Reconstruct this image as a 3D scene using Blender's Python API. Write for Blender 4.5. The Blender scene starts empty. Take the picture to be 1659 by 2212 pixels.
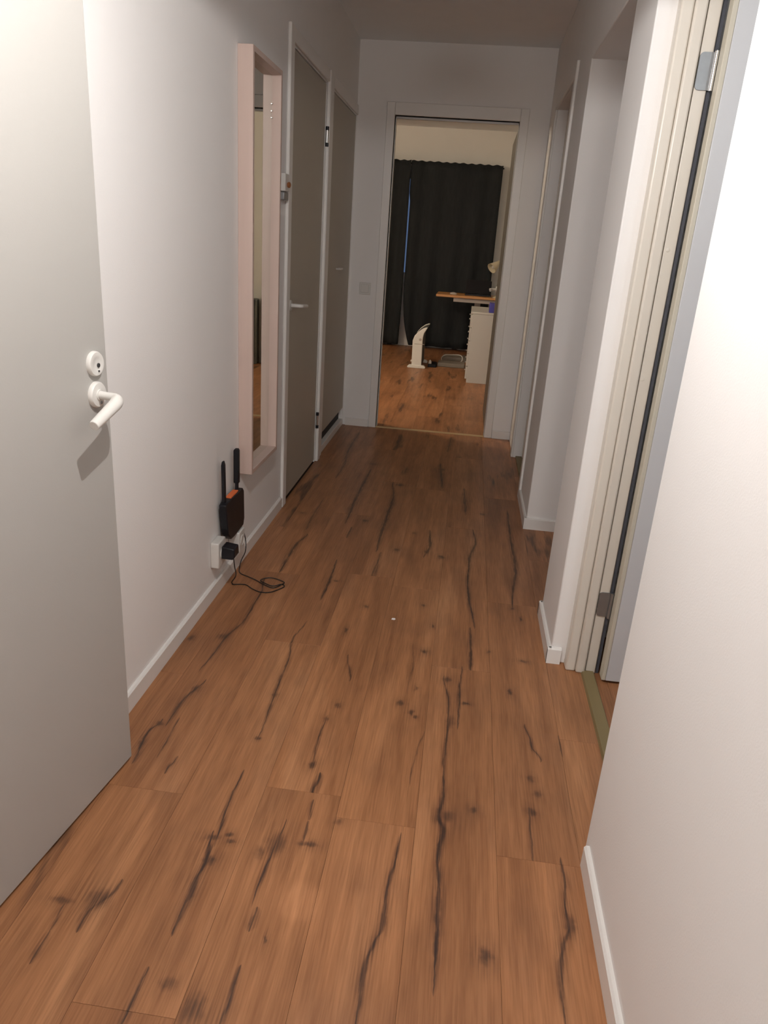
import bpy, bmesh, math, random
from mathutils import Vector, Matrix

random.seed(7)
SC = bpy.context.scene
COL = SC.collection
PI = math.pi

# ------------------------------------------------------------------ camera
cam_data = bpy.data.cameras.new('camera')
cam = bpy.data.objects.new('camera', cam_data)
COL.objects.link(cam)
CAM_R = Vector((0.99109853, 0.11583003, 0.06562856))
CAM_U = Vector((-0.1013088, 0.33636501, 0.93626658))
CAM_F = Vector((-0.08637263, 0.93458118, -0.34510547))
rot = Matrix((CAM_R, CAM_U, -CAM_F)).transposed().to_4x4()
cam.matrix_world = Matrix.Translation((0, 0, 1.3)) @ rot
cam_data.sensor_fit = 'VERTICAL'
cam_data.sensor_height = 36.0
cam_data.lens = 1583.6 / 2212 * 36.0
cam_data.clip_start = 0.02
SC.camera = cam

# ------------------------------------------------------------------ world: dusk outside the bedroom window
world = bpy.data.worlds.new('dusk_sky')
SC.world = world
world.use_nodes = True
wn = world.node_tree.nodes
bg = wn['Background']
bg.inputs['Color'].default_value = (0.20, 0.31, 0.56, 1)
bg.inputs['Strength'].default_value = 0.50

# ------------------------------------------------------------------ exposure
SC.view_settings.view_transform = 'Standard'
SC.view_settings.look = 'None'
SC.view_settings.gamma = 1.0
SC.view_settings.exposure = -0.36
SC.view_settings.use_curve_mapping = False
SC.cycles.use_denoising = True
SC.cycles.max_bounces = 8
SC.cycles.diffuse_bounces = 5
SC.cycles.use_adaptive_sampling = True
SC.cycles.adaptive_threshold = 0.05
SC.cycles.sample_clamp_indirect = 4.0

# lamps (their fittings are built further down)
LAMP_XY = (-0.2, 1.06)
LAMP_Z = 1.918
LAMP_COL = (1.0, 0.965, 0.94)


def place_light(name, kind, loc, power, color, size):
    d = bpy.data.lights.new(name, kind)
    d.energy = power
    d.color = color
    d.shadow_soft_size = size
    o = bpy.data.objects.new(name, d)
    COL.objects.link(o)
    o.location = loc
    return o


HALL_LIGHT = place_light('pendant_light', 'POINT', (LAMP_XY[0], LAMP_XY[1], LAMP_Z), 55.0, LAMP_COL, 0.006)
# the pendant's reflector throws a small bright spot on the floor
for aim, power, deg in (((-0.221, 1.134, 0), 42.0, 3.6), ((-0.19, 1.21, 0), 15.0, 13.0)):
    SPOT = place_light('pendant_spot', 'SPOT', (LAMP_XY[0], LAMP_XY[1], LAMP_Z), power, LAMP_COL, 0.008)
    SPOT.data.spot_size = math.radians(deg)
    SPOT.data.spot_blend = 0.8
    SPOT.rotation_euler = (Vector(aim) - SPOT.location).to_track_quat('-Z', 'Y').to_euler()
# glowing globes of the added fill lamp and the two room lamps: radiance
FILL_GLOW, BEDROOM_GLOW, SIDE_GLOW = 88.0, 245.0, 42.0
SHADE_GLOW = 1.5        # glow added to the pendant's shade to lift the ceiling


# ================================================================== helpers
def new_bm():
    return bmesh.new()


def add_box(bm, x0, x1, y0, y1, z0, z1, m=None):
    vs = [bm.verts.new((x, y, z)) for x in (x0, x1) for y in (y0, y1) for z in (z0, z1)]
    if m:
        for v in vs:
            v.co = m @ v.co
    a, b, c, d, e, f, g, h = vs
    fs = []
    for q in ((a, b, d, c), (e, g, h, f), (a, e, f, b), (c, d, h, g), (a, c, g, e), (b, f, h, d)):
        fs.append(bm.faces.new(q))
    return vs


def add_prism(bm, pts, axis, a, b):
    """pts in the two other axes (cyclic order x,y,z), extruded along axis from a to b."""
    def P(u, v, w):
        return {'x': (w, u, v), 'y': (u, w, v), 'z': (u, v, w)}[axis]
    A = [bm.verts.new(P(u, v, a)) for u, v in pts]
    B = [bm.verts.new(P(u, v, b)) for u, v in pts]
    n = len(pts)
    bm.faces.new(A)
    bm.faces.new(B[::-1])
    for i in range(n):
        j = (i + 1) % n
        bm.faces.new((A[i], B[i], B[j], A[j]))


def frame_of(t):
    t = t.normalized()
    u = Vector((0, 0, 1)) if abs(t.z) < 0.9 else Vector((1, 0, 0))
    a = t.cross(u).normalized()
    return a, a.cross(t).normalized()


def add_lathe(bm, prof, n=24, m=None, cap=True):
    """prof: (radius, height) along local z."""
    rings = []
    for r, z in prof:
        ring = []
        for i in range(n):
            p = Vector((r * math.cos(2 * PI * i / n), r * math.sin(2 * PI * i / n), z))
            ring.append(bm.verts.new(m @ p if m else p))
        rings.append(ring)
    for A, B in zip(rings, rings[1:]):
        for i in range(n):
            j = (i + 1) % n
            bm.faces.new((A[i], A[j], B[j], B[i]))
    if cap:
        bm.faces.new(rings[0][::-1])
        bm.faces.new(rings[-1])


def smooth_path(pts, k=6):
    pts = [Vector(p) for p in pts]
    out = []
    n = len(pts)
    for i in range(n - 1):
        p0, p1, p2, p3 = pts[max(i - 1, 0)], pts[i], pts[i + 1], pts[min(i + 2, n - 1)]
        for s in range(k):
            t = s / k
            out.append(0.5 * ((2 * p1) + (p2 - p0) * t + (2 * p0 - 5 * p1 + 4 * p2 - p3) * t * t
                              + (3 * p1 - p0 - 3 * p2 + p3) * t ** 3))
    out.append(pts[-1])
    return out


def add_tube(bm, pts, radii, n=8, sx=1.0):
    pts = [Vector(p) for p in pts]
    if not hasattr(radii, '__len__'):
        radii = [radii] * len(pts)
    rings = []
    a = None
    for i, p in enumerate(pts):
        t = (pts[min(i + 1, len(pts) - 1)] - pts[max(i - 1, 0)]).normalized()
        if a is None:
            a, b = frame_of(t)
        else:
            a = (a - t * a.dot(t)).normalized()
            b = a.cross(t).normalized()
        rings.append([bm.verts.new(p + radii[i] * (sx * math.cos(2 * PI * k / n) * a + math.sin(2 * PI * k / n) * b))
                      for k in range(n)])
    for A, B in zip(rings, rings[1:]):
        for i in range(n):
            j = (i + 1) % n
            bm.faces.new((A[i], A[j], B[j], B[i]))
    bm.faces.new(rings[0][::-1])
    bm.faces.new(rings[-1])


def obj(name, bm, material, parent=None, bevel=0.0, seg=2, smooth=False):
    bmesh.ops.recalc_face_normals(bm, faces=bm.faces[:])
    me = bpy.data.meshes.new(name)
    bm.to_mesh(me)
    bm.free()
    me.materials.append(material)
    o = bpy.data.objects.new(name, me)
    COL.objects.link(o)
    if parent is not None:
        o.parent = parent
        o.matrix_parent_inverse = Matrix.Translation(parent.location).inverted() if parent.rotation_euler[:] == (0, 0, 0) \
            else parent.matrix_basis.inverted()
    if bevel:
        md = o.modifiers.new('bevel', 'BEVEL')
        md.width = bevel
        md.segments = seg
        md.limit_method = 'ANGLE'
        md.angle_limit = math.radians(40)
        if seg > 1:
            for p in me.polygons:
                p.use_smooth = True
            try:
                me.set_sharp_from_angle(angle=math.radians(50))
            except Exception:
                pass
    if smooth:
        for p in me.polygons:
            p.use_smooth = True
        try:
            me.set_sharp_from_angle(angle=math.radians(40))
        except Exception:
            pass
    return o


def box(name, x0, x1, y0, y1, z0, z1, material, parent=None, bevel=0.0, seg=2):
    bm = new_bm()
    add_box(bm, x0, x1, y0, y1, z0, z1)
    return obj(name, bm, material, parent, bevel, seg)


def tag(o, label, cat, group=None):
    o['label'] = label
    o['category'] = cat
    if group:
        o['group'] = group
    return o


def thing(name, label, cat, loc=(0, 0, 0), group=None):
    o = bpy.data.objects.new(name, None)
    COL.objects.link(o)
    o.location = loc
    o.empty_display_size = 0.05
    return tag(o, label, cat, group)


def struct(o, label, cat):
    o['kind'] = 'structure'
    return tag(o, label, cat)


# ================================================================== materials
def nt_new(name):
    m = bpy.data.materials.new(name)
    m.use_nodes = True
    t = m.node_tree
    return m, t, t.nodes['Principled BSDF']


def mat(name, color, rough=0.5, metal=0.0, var=0.05, scale=6.0, bump=0.0, bscale=300.0, stretch=(1, 1, 1), spec=0.5):
    m, t, b = nt_new(name)
    N, L = t.nodes, t.links
    geo = N.new('ShaderNodeNewGeometry')
    mp = N.new('ShaderNodeMapping')
    mp.inputs['Scale'].default_value = stretch
    L.new(geo.outputs['Position'], mp.inputs['Vector'])
    nz = N.new('ShaderNodeTexNoise')
    nz.inputs['Scale'].default_value = scale
    nz.inputs['Detail'].default_value = 3
    L.new(mp.outputs['Vector'], nz.inputs['Vector'])
    mx = N.new('ShaderNodeMix')
    mx.data_type = 'RGBA'
    c = color
    mx.inputs[6].default_value = (c[0] * (1 - var), c[1] * (1 - var), c[2] * (1 - var), 1)
    mx.inputs[7].default_value = (min(1, c[0] * (1 + var)), min(1, c[1] * (1 + var)), min(1, c[2] * (1 + var)), 1)
    L.new(nz.outputs['Fac'], mx.inputs[0])
    L.new(mx.outputs[2], b.inputs['Base Color'])
    b.inputs['Roughness'].default_value = rough
    b.inputs['Metallic'].default_value = metal
    b.inputs['Specular IOR Level'].default_value = spec
    if bump:
        nb = N.new('ShaderNodeTexNoise')
        nb.inputs['Scale'].default_value = bscale
        nb.inputs['Detail'].default_value = 2
        L.new(mp.outputs['Vector'], nb.inputs['Vector'])
        bp = N.new('ShaderNodeBump')
        bp.inputs['Strength'].default_value = bump
        bp.inputs['Distance'].default_value = 0.001
        L.new(nb.outputs['Fac'], bp.inputs['Height'])
        L.new(bp.outputs['Normal'], b.inputs['Normal'])
    return m


M = {}
M['wall'] = mat('wall_paint', (0.88, 0.865, 0.85), 0.7, var=0.03, scale=2.0, bump=0.25, bscale=260, spec=0.25)
M['ceiling'] = mat('ceiling_paint', (0.89, 0.905, 0.92), 0.8, var=0.03, bump=0.3, bscale=180, spec=0.2)
M['trim'] = mat('trim_paint', (0.83, 0.81, 0.78), 0.35, var=0.02, scale=3)
M['frame'] = mat('frame_paint', (0.74, 0.69, 0.61), 0.33, var=0.03, scale=3)
M['door_grey'] = mat('door_laminate', (0.425, 0.413, 0.39), 0.42, var=0.03, scale=2.5, bump=0.12, bscale=420)
M['door_dark'] = mat('closet_door_laminate', (0.45, 0.41, 0.34), 0.45, var=0.04, scale=2.5, bump=0.1, bscale=420)
M['door_shaded'] = mat('shaded_door_laminate', (0.085, 0.075, 0.062), 0.5, var=0.04, scale=2.5)  # shade on the open bedroom leaf, painted into its dark colour
M['door_blue'] = mat('door_leaf_paint', (0.64, 0.65, 0.67), 0.4, var=0.03, scale=3)
M['door_edge'] = mat('door_edge_paint', (0.62, 0.58, 0.48), 0.45, var=0.04)
M['gap'] = mat('dark_gap', (0.09, 0.095, 0.115), 0.7)
M['vent'] = mat('dark_vent', (0.02, 0.02, 0.022), 0.7)
M['plastic_white'] = mat('white_plastic', (0.70, 0.685, 0.65), 0.35, var=0.02)
M['plastic_grey'] = mat('grey_handle_plastic', (0.62, 0.60, 0.56), 0.35, var=0.02)
M['black'] = mat('black_plastic', (0.010, 0.010, 0.013), 0.4, var=0.1, spec=0.3)
M['black_cord'] = mat('black_cord', (0.015, 0.013, 0.012), 0.5)
M['orange'] = mat('orange_label', (0.75, 0.17, 0.05), 0.5)
M['steel'] = mat('dull_steel', (0.34, 0.35, 0.36), 0.42, 0.85, var=0.08, scale=60)
M['chrome'] = mat('bright_steel', (0.75, 0.74, 0.72), 0.22, 1.0)
M['brass'] = mat('copper_knob', (0.48, 0.20, 0.08), 0.35, 0.6)
M['keyhole'] = mat('dark_keyhole', (0.03, 0.03, 0.03), 0.5)
M['pale_wood'] = mat('pale_pink_wood', (0.57, 0.44, 0.385), 0.45, var=0.07, scale=30, stretch=(1, 1, 0.06), bump=0.15, bscale=120)
M['strip'] = mat('brown_threshold_strip', (0.22, 0.165, 0.075), 0.5, var=0.12, scale=40, stretch=(1, 0.1, 1))
M['brass_strip'] = mat('pale_threshold_strip', (0.62, 0.47, 0.26), 0.35, 0.3)
M['bed_wall'] = mat('bedroom_wall_paint', (0.82, 0.81, 0.78), 0.75, var=0.03)
M['curtain'] = mat('dark_curtain_cloth', (0.028, 0.031, 0.033), 0.9, var=0.2, scale=40, stretch=(1, 1, 0.2), bump=0.4, bscale=900, spec=0.1)
M['desk'] = mat('orange_desk_wood', (0.55, 0.27, 0.09), 0.4, var=0.15, scale=12, stretch=(0.15, 1, 1))
M['rail'] = mat('grey_desk_rail', (0.45, 0.40, 0.36), 0.5)
M['cabinet'] = mat('white_cabinet_lacquer', (0.60, 0.585, 0.55), 0.4, var=0.02)
M['heater'] = mat('white_heater_plastic', (0.82, 0.82, 0.77), 0.35, var=0.02)
M['heater_grille'] = mat('grey_heater_grille', (0.10, 0.10, 0.09), 0.5)
M['blue'] = mat('blue_box_card', (0.07, 0.06, 0.36), 0.5)
M['grey_box'] = mat('grey_flat_box', (0.24, 0.21, 0.175), 0.6)
M['lampshade'] = mat('cream_lamp_shade', (0.62, 0.55, 0.40), 0.5)
M['paper'] = mat('white_paper', (0.85, 0.85, 0.85), 0.7)
M['sub'] = mat('subfloor', (0.05, 0.035, 0.025), 0.8)
M['pendant_shade'] = mat('pendant_shade_cloth', (0.75, 0.72, 0.68), 0.5)
_b = M['pendant_shade'].node_tree.nodes['Principled BSDF']
_b.inputs['Emission Color'].default_value = (1.0, 0.96, 0.94, 1)   # added faint glow on the shade's surface
_b.inputs['Emission Strength'].default_value = SHADE_GLOW


def mirror_mat():
    m, t, b = nt_new('mirror_glass')
    N, L = t.nodes, t.links
    nz = N.new('ShaderNodeTexNoise')
    nz.inputs['Scale'].default_value = 3
    rp = N.new('ShaderNodeMapRange')
    rp.inputs[3].default_value = 0.0
    rp.inputs[4].default_value = 0.03
    L.new(nz.outputs['Fac'], rp.inputs[0])
    L.new(rp.outputs[0], b.inputs['Roughness'])
    b.inputs['Metallic'].default_value = 1.0
    b.inputs['Base Color'].default_value = (0.86, 0.88, 0.84, 1)
    return m


def glass_mat():
    m, t, b = nt_new('window_glass')
    N, L = t.nodes, t.links
    tr = N.new('ShaderNodeBsdfTransparent')
    gl = N.new('ShaderNodeBsdfGlossy')
    gl.inputs['Roughness'].default_value = 0.02
    fr = N.new('ShaderNodeFresnel')
    fr.inputs['IOR'].default_value = 1.45
    mx = N.new('ShaderNodeMixShader')
    L.new(fr.outputs[0], mx.inputs[0])
    L.new(tr.outputs[0], mx.inputs[1])
    L.new(gl.outputs[0], mx.inputs[2])
    L.new(mx.outputs[0], N['Material Output'].inputs['Surface'])
    return m


def bulb_mat(name, col, st):
    m, t, b = nt_new(name)
    b.inputs['Emission Color'].default_value = (*col, 1)
    b.inputs['Emission Strength'].default_value = st
    return m


M['mirror'] = mirror_mat()
M['glass'] = glass_mat()
M['bulb'] = bulb_mat('lit_bulb', (1, 0.85, 0.7), 3.0)
M['globe'] = bulb_mat('fill_globe', (1.0, 0.97, 0.94), FILL_GLOW)
M['warm_globe'] = bulb_mat('lit_warm_globe', (1.0, 0.83, 0.62), BEDROOM_GLOW)
M['cool_globe'] = bulb_mat('lit_cool_globe', (0.93, 0.97, 1.0), SIDE_GLOW)

# ---- oak laminate: a shared grain group, plus the printed cracks and knots of each plank
def grain_group():
    g = bpy.data.node_groups.new('oak_grain', 'ShaderNodeTree')
    g.interface.new_socket('Color', in_out='OUTPUT', socket_type='NodeSocketColor')
    g.interface.new_socket('Height', in_out='OUTPUT', socket_type='NodeSocketFloat')
    N, L = g.nodes, g.links
    out = N.new('NodeGroupOutput')
    geo = N.new('ShaderNodeNewGeometry')
    inf = N.new('ShaderNodeObjectInfo')
    ofs = N.new('ShaderNodeVectorMath')
    ofs.operation = 'SCALE'
    ofs.inputs[0].default_value = (37.0, 91.0, 0)
    L.new(inf.outputs['Random'], ofs.inputs['Scale'])
    add = N.new('ShaderNodeVectorMath')
    add.operation = 'ADD'
    L.new(geo.outputs['Position'], add.inputs[0])
    L.new(ofs.outputs[0], add.inputs[1])

    def noise(sx, sy, scale, detail, dist=0.0):
        mp = N.new('ShaderNodeMapping')
        mp.inputs['Scale'].default_value = (sx, sy, 1)
        L.new(add.outputs[0], mp.inputs['Vector'])
        nz = N.new('ShaderNodeTexNoise')
        nz.inputs['Scale'].default_value = scale
        nz.inputs['Detail'].default_value = detail
        nz.inputs['Distortion'].default_value = dist
        L.new(mp.outputs[0], nz.inputs['Vector'])
        return nz.outputs['Fac']

    def ramp(src, stops):
        r = N.new('ShaderNodeValToRGB')
        r.color_ramp.elements[0].position = stops[0][0]
        r.color_ramp.elements[0].color = (*stops[0][1], 1)
        r.color_ramp.elements[1].position = stops[-1][0]
        r.color_ramp.elements[1].color = (*stops[-1][1], 1)
        for p, c in stops[1:-1]:
            e = r.color_ramp.elements.new(p)
            e.color = (*c, 1)
        L.new(src, r.inputs[0])
        return r.outputs[0]

    def mix(kind, fac, a, b):
        m = N.new('ShaderNodeMix')
        m.data_type = 'RGBA'
        m.blend_type = kind
        m.inputs[0].default_value = fac
        L.new(a, m.inputs[6])
        L.new(b, m.inputs[7])
        return m.outputs[2]

    broad = ramp(noise(7, 0.9, 1, 4, 0.6), [(0.30, OAK[0]), (0.52, OAK[1]), (0.72, OAK[2])])
    bands = ramp(noise(34, 1.6, 1, 5, 0.4), [(0.30, (0.76, 0.72, 0.70)), (0.62, (1.06, 1.05, 1.04))])
    fine = ramp(noise(260, 9, 1, 3), [(0.30, (0.80, 0.78, 0.76)), (0.62, (1.05, 1.05, 1.05))])
    blot = ramp(noise(9, 4, 1, 3), [(0.28, (0.72, 0.73, 0.78)), (0.5, (1, 1, 1))])
    tone = ramp(inf.outputs['Random'], [(0.0, (0.92, 0.90, 0.90)), (0.5, (1.0, 1.0, 1.0)), (1.0, (1.06, 1.03, 1.0))])
    c = mix('MULTIPLY', 1.0, broad, bands)
    c = mix('MULTIPLY', 1.0, c, fine)
    c = mix('MULTIPLY', 0.7, c, blot)
    c = mix('MULTIPLY', 1.0, c, tone)
    L.new(c, out.inputs['Color'])
    L.new(noise(260, 9, 1, 3), out.inputs['Height'])
    return g


OAK = [(0.305, 0.140, 0.064), (0.40, 0.188, 0.087), (0.455, 0.228, 0.112)]
GRAIN = grain_group()
CRACK_COL = (0.042, 0.024, 0.019, 1)


def oak(name, cracks=(), knots=(), wild=0.0):
    m, t, b = nt_new(name)
    N, L = t.nodes, t.links
    g = N.new('ShaderNodeGroup')
    g.node_tree = GRAIN
    geo = N.new('ShaderNodeNewGeometry')
    sep = N.new('ShaderNodeSeparateXYZ')
    # a little waviness of the printed cracks
    nz = N.new('ShaderNodeTexNoise')
    nz.inputs['Scale'].default_value = 22
    nz.inputs['Detail'].default_value = 3
    L.new(geo.outputs['Position'], nz.inputs['Vector'])
    sb = N.new('ShaderNodeVectorMath')
    sb.operation = 'SUBTRACT'
    sb.inputs[1].default_value = (0.5, 0.5, 0.5)
    L.new(nz.outputs['Color'], sb.inputs[0])
    scl = N.new('ShaderNodeVectorMath')
    scl.operation = 'SCALE'
    scl.inputs['Scale'].default_value = 0.008
    L.new(sb.outputs[0], scl.inputs[0])
    ad = N.new('ShaderNodeVectorMath')
    ad.operation = 'ADD'
    L.new(geo.outputs['Position'], ad.inputs[0])
    L.new(scl.outputs[0], ad.inputs[1])
    L.new(ad.outputs[0], sep.inputs[0])

    ks = N.new('ShaderNodeVectorMath')
    ks.operation = 'SCALE'
    ks.inputs['Scale'].default_value = 0.02
    nz2 = N.new('ShaderNodeTexNoise')
    nz2.inputs['Scale'].default_value = 46
    nz2.inputs['Detail'].default_value = 3
    L.new(geo.outputs['Position'], nz2.inputs['Vector'])
    sb2 = N.new('ShaderNodeVectorMath')
    sb2.operation = 'SUBTRACT'
    sb2.inputs[1].default_value = (0.5, 0.5, 0.5)
    L.new(nz2.outputs['Color'], sb2.inputs[0])
    L.new(sb2.outputs[0], ks.inputs[0])
    ka = N.new('ShaderNodeVectorMath')
    ka.operation = 'ADD'
    L.new(geo.outputs['Position'], ka.inputs[0])
    L.new(ks.outputs[0], ka.inputs[1])
    ksep = N.new('ShaderNodeSeparateXYZ')
    L.new(ka.outputs[0], ksep.inputs[0])

    def math2(op, a, bb, clamp=False):
        n = N.new('ShaderNodeMath')
        n.operation = op
        n.use_clamp = clamp
        for i, v in enumerate((a, bb)):
            if v is None:
                continue
            if isinstance(v, (int, float)):
                n.inputs[i].default_value = v
            else:
                L.new(v, n.inputs[i])
        return n.outputs[0]

    def mrange(v, a, bb, c, d, kind='LINEAR'):
        n = N.new('ShaderNodeMapRange')
        n.interpolation_type = kind
        n.inputs[1].default_value = a
        n.inputs[2].default_value = bb
        n.inputs[3].default_value = c
        n.inputs[4].default_value = d
        L.new(v, n.inputs[0])
        return n.outputs[0]

    def fcurve(v, pts):
        n = N.new('ShaderNodeFloatCurve')
        c = n.mapping.curves[0]
        c.points[0].location = pts[0]
        c.points[1].location = pts[-1]
        for p in pts[1:-1]:
            c.points.new(*p)
        n.mapping.update()
        L.new(v, n.inputs['Value'])
        return n.outputs[0]

    vn = N.new('ShaderNodeTexNoise')
    vn.inputs['Scale'].default_value = 20
    vn.inputs['Detail'].default_value = 4
    L.new(geo.outputs['Position'], vn.inputs['Vector'])
    wvar = mrange(vn.outputs['Fac'], 0.34, 0.66, 0.5, 1.5)
    feather = mrange(g.outputs['Height'], 0.30, 0.68, 1.5, 0.15)
    acc = None
    soft = None

    def join(a, v):
        return v if a is None else math2('MAXIMUM', a, v)

    for pts, w, st in cracks:
        y0, y1 = pts[0][1] - 0.02, pts[-1][1] + 0.02
        xs = [p[0] for p in pts]
        xa, xb = min(xs) - 0.05, max(xs) + 0.05
        tt = mrange(sep.outputs[1], y0, y1, 0, 1)
        cp = [((p[1] - y0) / (y1 - y0), (p[0] - xa) / (xb - xa)) for p in pts]
        q = [cp[0]]
        for p in cp[1:]:
            if p[0] - q[-1][0] > 0.015:
                q.append(p)
        q = [(0.0, q[0][1])] + q + [(1.0, q[-1][1])]
        xc = mrange(fcurve(tt, q), 0, 1, xa, xb)
        d = math2('ABSOLUTE', math2('SUBTRACT', sep.outputs[0], xc), None)
        wd = fcurve(tt, [(0.0, 0.0), (0.12, 0.55), (0.4, 1.0), (0.7, 0.8), (0.9, 0.5), (1.0, 0.0)])
        wm = math2('ADD', math2('MULTIPLY', math2('MULTIPLY', wd, w * 0.60), wvar), 1e-5)
        v = mrange(math2('DIVIDE', d, wm), 0.1, 1.45, st, 0, 'SMOOTHSTEP')
        acc = join(acc, v)
        s = mrange(math2('DIVIDE', d, math2('ADD', math2('MULTIPLY', wd, w * 0.6), 1e-5)), 0.2, 5.0, 0.7 * st, 0, 'SMOOTHSTEP')
        soft = join(soft, s)
    for x, y, rx, ry, st in knots:
        dx = math2('MULTIPLY', math2('SUBTRACT', ksep.outputs[0], x), 0.8 / rx)
        dy = math2('MULTIPLY', math2('SUBTRACT', ksep.outputs[1], y), 0.8 / ry)
        r = math2('SQRT', math2('ADD', math2('MULTIPLY', dx, dx), math2('MULTIPLY', dy, dy)), None)
        acc = join(acc, mrange(r, 0.15, 1.0, st * 0.92, 0, 'SMOOTHSTEP'))
        soft = join(soft, mrange(r, 0.3, 2.6, 0.42 * st, 0, 'SMOOTHSTEP'))
    if wild:
        mp = N.new('ShaderNodeMapping')
        mp.inputs['Scale'].default_value = (11, 1.7, 1)
        L.new(geo.outputs['Position'], mp.inputs['Vector'])
        wz = N.new('ShaderNodeTexNoise')
        wz.inputs['Scale'].default_value = 1.0
        wz.inputs['Detail'].default_value = 4
        L.new(mp.outputs[0], wz.inputs['Vector'])
        acc = join(acc, mrange(wz.outputs['Fac'], 0.58, 0.68, 0, wild, 'SMOOTHSTEP'))
    if soft is not None:
        soft = math2('MULTIPLY', soft, feather, True)
    if acc is not None:
        acc = math2('MULTIPLY', acc, mrange(g.outputs['Height'], 0.3, 0.75, 1.15, 0.6), True)
    colr = g.outputs['Color']
    if soft is not None:
        m0 = N.new('ShaderNodeMix')
        m0.data_type = 'RGBA'
        L.new(soft, m0.inputs[0])
        L.new(colr, m0.inputs[6])
        m0.inputs[7].default_value = (0.10, 0.048, 0.028, 1)
        colr = m0.outputs[2]
    if acc is not None:
        # broken edges: grain eats into the crack a little
        m1 = N.new('ShaderNodeMix')
        m1.data_type = 'RGBA'
        L.new(acc, m1.inputs[0])
        L.new(colr, m1.inputs[6])
        m1.inputs[7].default_value = CRACK_COL
        colr = m1.outputs[2]
    L.new(colr, b.inputs['Base Color'])
    b.inputs['Roughness'].default_value = 0.40
    b.inputs['Specular IOR Level'].default_value = 0.28
    bp = N.new('ShaderNodeBump')
    bp.inputs['Strength'].default_value = 0.22
    bp.inputs['Distance'].default_value = 0.0006
    L.new(g.outputs['Height'], bp.inputs['Height'])
    L.new(bp.outputs['Normal'], b.inputs['Normal'])
    return m


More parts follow.
